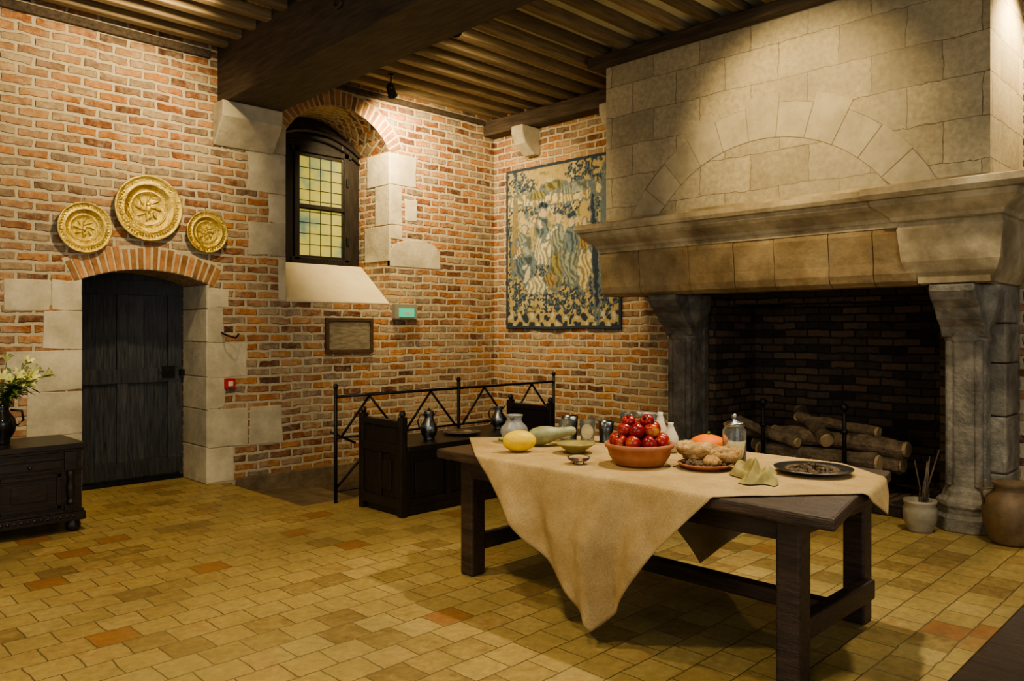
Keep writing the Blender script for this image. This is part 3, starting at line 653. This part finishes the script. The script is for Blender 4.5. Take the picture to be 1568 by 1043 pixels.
for x in (x0+.05,x1-.05):
    for y in (y0+.04,y1-.06): m.lathe([(.03,0),(.05,.02),(.055,.05),(.04,.085),(.04,.1)],(x,y,0),18)
m.build('carved_walnut_chest',WOODC,bevel=.005)
m=M(); c_=(1.42,6.72,.66)
m.lathe([(0,0),(.05,0),(.055,.015),(.05,.03),(.085,.09),(.095,.14),(.085,.19),(.05,.235),(.045,.26),(.06,.29),(.055,.29),(.04,.26),(0,.24)],c_,32,0)
m.tube([(1.42+.05,6.70,.91),(1.42+.12,6.68,.9),(1.42+.13,6.68,.83),(1.42+.09,6.69,.79)],.009,8,0)
random.seed(12)
for k in range(17):
    a=random.uniform(0,6.28); rad=random.uniform(.06,.32); hz=random.uniform(.40,.64)-rad*.3
    if k<7: a=random.uniform(-1.2,.6)
    tip=Vector((c_[0]+rad*math.cos(a),c_[1]+rad*math.sin(a),c_[2]+hz)); base=Vector((c_[0],c_[1],c_[2]+.26)); mid=base.lerp(tip,.5)+Vector((0,0,.05))
    m.tube([base,mid,tip],.0035,5,1)
    d=(tip-mid).normalized()
    u_=d.orthogonal().normalized(); w_=d.cross(u_)
    for p_ in range(6):
        t=p_*math.pi/3; o=u_*math.cos(t)+w_*math.sin(t); sd=d.cross(o); R_=random.uniform(.04,.06)
        r0=tip; r1=tip+d*.03+o*R_*.40; r2=tip+d*.055+o*R_*.8; r3=tip+d*.05+o*R_*1.15
        m.add([r0,r1+sd*.013,r1-sd*.013,r2+sd*.010,r2-sd*.010,r3],[(0,1,2),(1,3,4,2),(3,5,4)],2,True)
    for p_ in range(9):
        t=random.uniform(0,6.28); q_=base.lerp(tip,random.uniform(.35,.95)); o=Vector((math.cos(t),math.sin(t),random.uniform(-.5,.5))); sd=o.cross(Vector((0,0,1))).normalized(); l_=random.uniform(.06,.11)
        m.add([q_,q_+o*l_*.5+sd*.014,q_+o*l_*.5-sd*.014,q_+o*l_-Vector((0,0,.015))],[(0,1,3,2)],1,True)
m.build('vase_of_lilies',[BLACKG,LEAF,PETAL],recalc=False)
m=M(); c_=(6.28,1.98,0)
m.lathe([(0,0),(.085,0),(.09,.02),(.115,.1),(.118,.17),(.105,.20),(.115,.215),(.115,.235),(.1,.235),(.09,.2),(0,.18)],c_,28,0)
for k in range(7):
    a=random.uniform(-2.5,.8); r_=random.uniform(.05,.17); h=random.uniform(.4,.66)
    m.tube([(c_[0]+.03*math.cos(a),c_[1]+.03*math.sin(a),.15),(c_[0]+r_*.7*math.cos(a),c_[1]+r_*.6*math.sin(a),h*.6),(c_[0]+r_*math.cos(a+.2),c_[1]+r_*math.sin(a+.2),h)],[.009,.007,.004],6,1)
m.build('stoneware_crock_with_sticks',[CROCK,LOG])
m=M(); c_=(6.36,1.42,0)
m.lathe([(0,0),(.11,0),(.12,.02),(.165,.14),(.175,.24),(.15,.32),(.10,.37),(.095,.40),(.12,.43),(.11,.43),(.085,.40),(0,.36)],c_,36,0)
for a in (2.2,5.3):
    d=Vector((math.cos(a),math.sin(a),0)); m.tube([Vector(c_)+d*.10+Vector((0,0,.39)),Vector(c_)+d*.19+Vector((0,0,.38)),Vector(c_)+d*.165+Vector((0,0,.28))],.013,8)
m.build('earthenware_jar',POTB)
m=M(); m.box((1.45,-.45,.70),(3.3,.53,.75)); 
for x,y in ((1.55,-.38),(1.55,.42),(3.2,-.38),(3.2,.42)): m.box((x-.035,y-.035,0),(x+.035,y+.035,.70))
m.box((1.55,.40,.60),(3.2,.44,.70)); m.box((1.55,-.40,.60),(3.2,-.36,.70)); m.build('oak_side_table',WOODT,bevel=.008)
# ---------------------------------------------------------------- lamps
WARM=(1,.77,.43)
def spot(name,loc,tgt,en,ang,colr=WARM,rad=.05,blend=.8,fix=True):
    d=(Vector(tgt)-Vector(loc)).normalized()
    l=bpy.data.lights.new(name+'_light','SPOT'); l.energy=en; l.spot_size=math.radians(ang); l.color=colr; l.shadow_soft_size=rad; l.spot_blend=blend
    o=bpy.data.objects.new(name+'_light',l); sc.collection.objects.link(o)
    o.location=Vector(loc)+d*.03; o.rotation_euler=d.to_track_quat('-Z','Y').to_euler()
    if fix:
        m=M(); T=d.to_track_quat('Z','Y').to_matrix(); c0=Vector(loc)-d*.02
        m.lathe([(0,-.10),(.035,-.10),(.045,-.08),(.045,.0),(.055,.03),(.052,.03),(.042,.0),(.04,-.01),(0,-.01)],c0,20,0,True,T)
        m.lathe([(0,-.004),(.036,-.004),(.036,.002),(0,.004)],c0,16,1,True,T)
        m.tube([c0-d*.05,c0-d*.05+Vector((0,0,.12)),(c0.x-d.x*.05,c0.y-d.y*.05,4.205)],.010,6,0); m.lathe([(.03,0),(.03,.02)],(c0.x-d.x*.05,c0.y-d.y*.05,4.185),12)
        m.build(name,[BLACK,BULB])
    return o
spot('hearth_fill_spot',(5.0,6.80,4.0),(5.9,7.45,3.1),320,130)
spot('hearth_fill_spot',(2.80,5.75,4.08),(2.2,7.45,3.1),260,105)
spot('hearth_fill_spot',(6.75,1.1,4.0),(6.75,1.6,3.4),150,120)
spot('hearth_fill_spot',(4.5,2.9,4.05),(6.2,2.9,3.1),210,72)
spot('hearth_fill_spot',(4.3,2.2,4.1),(3.55,2.4,.8),390,62,rad=.06,colr=(1,.87,.64))
spot('hearth_fill_spot',(1.4,4.4,4.1),(1.7,4.8,0),300,120,rad=.1)
spot('hearth_fill_spot',(4.5,5.2,4.1),(6.6,6.9,2.3),250,100,rad=.1)
spot('hearth_fill_spot',(5.0,1.0,4.1),(4.9,1.2,0),220,100,rad=.1,colr=(1,.86,.62))
spot('hearth_fill_spot',(2.9,2.0,4.1),(7.0,3.0,.4),280,50,rad=.1)  # extra lamp added to brighten the dark firebox and logs
spot('hearth_fill_spot',(.8,1.8,4.1),(2.2,3.0,0),190,120,rad=.1,colr=(1,.82,.54))
def fill_light(loc,tgt,sx,sy,en,colr):  # not an actual window: soft fill added out of view for frontal light
    l=bpy.data.lights.new('room_fill','AREA'); l.shape='RECTANGLE'; l.size=sx; l.size_y=sy; l.energy=en; l.color=colr
    o=bpy.data.objects.new('room_fill',l); sc.collection.objects.link(o); o.location=loc
    o.rotation_euler=(Vector(tgt)-Vector(loc)).to_track_quat('-Z','Y').to_euler()
fill_light((1.2,-2.3,2.0),(4.5,5.5,2.9),3.0,2.2,60,(1,.95,.82))
fill_light((-2.6,2.0,2.0),(5.5,4.5,3.0),3.0,2.2,42,(1,.92,.78))
w=bpy.data.worlds.new('world'); sc.world=w; w.use_nodes=True
w.node_tree.nodes['Background'].inputs[0].default_value=(.80,.88,1,1); w.node_tree.nodes['Background'].inputs[1].default_value=.36
# ---------------------------------------------------------------- camera
cd=bpy.data.cameras.new('camera'); cam=bpy.data.objects.new('camera',cd); sc.collection.objects.link(cam); sc.camera=cam
cd.lens=27.55; cd.sensor_width=36; cd.shift_y=-.0105
cam.location=(0,0,1.5); cam.rotation_euler=(math.pi/2,0,-math.pi/4)
cd.clip_start=.05
try:
    sc.view_settings.view_transform='AgX'; sc.view_settings.look='AgX - Medium High Contrast'
except Exception: pass
sc.view_settings.exposure=.10
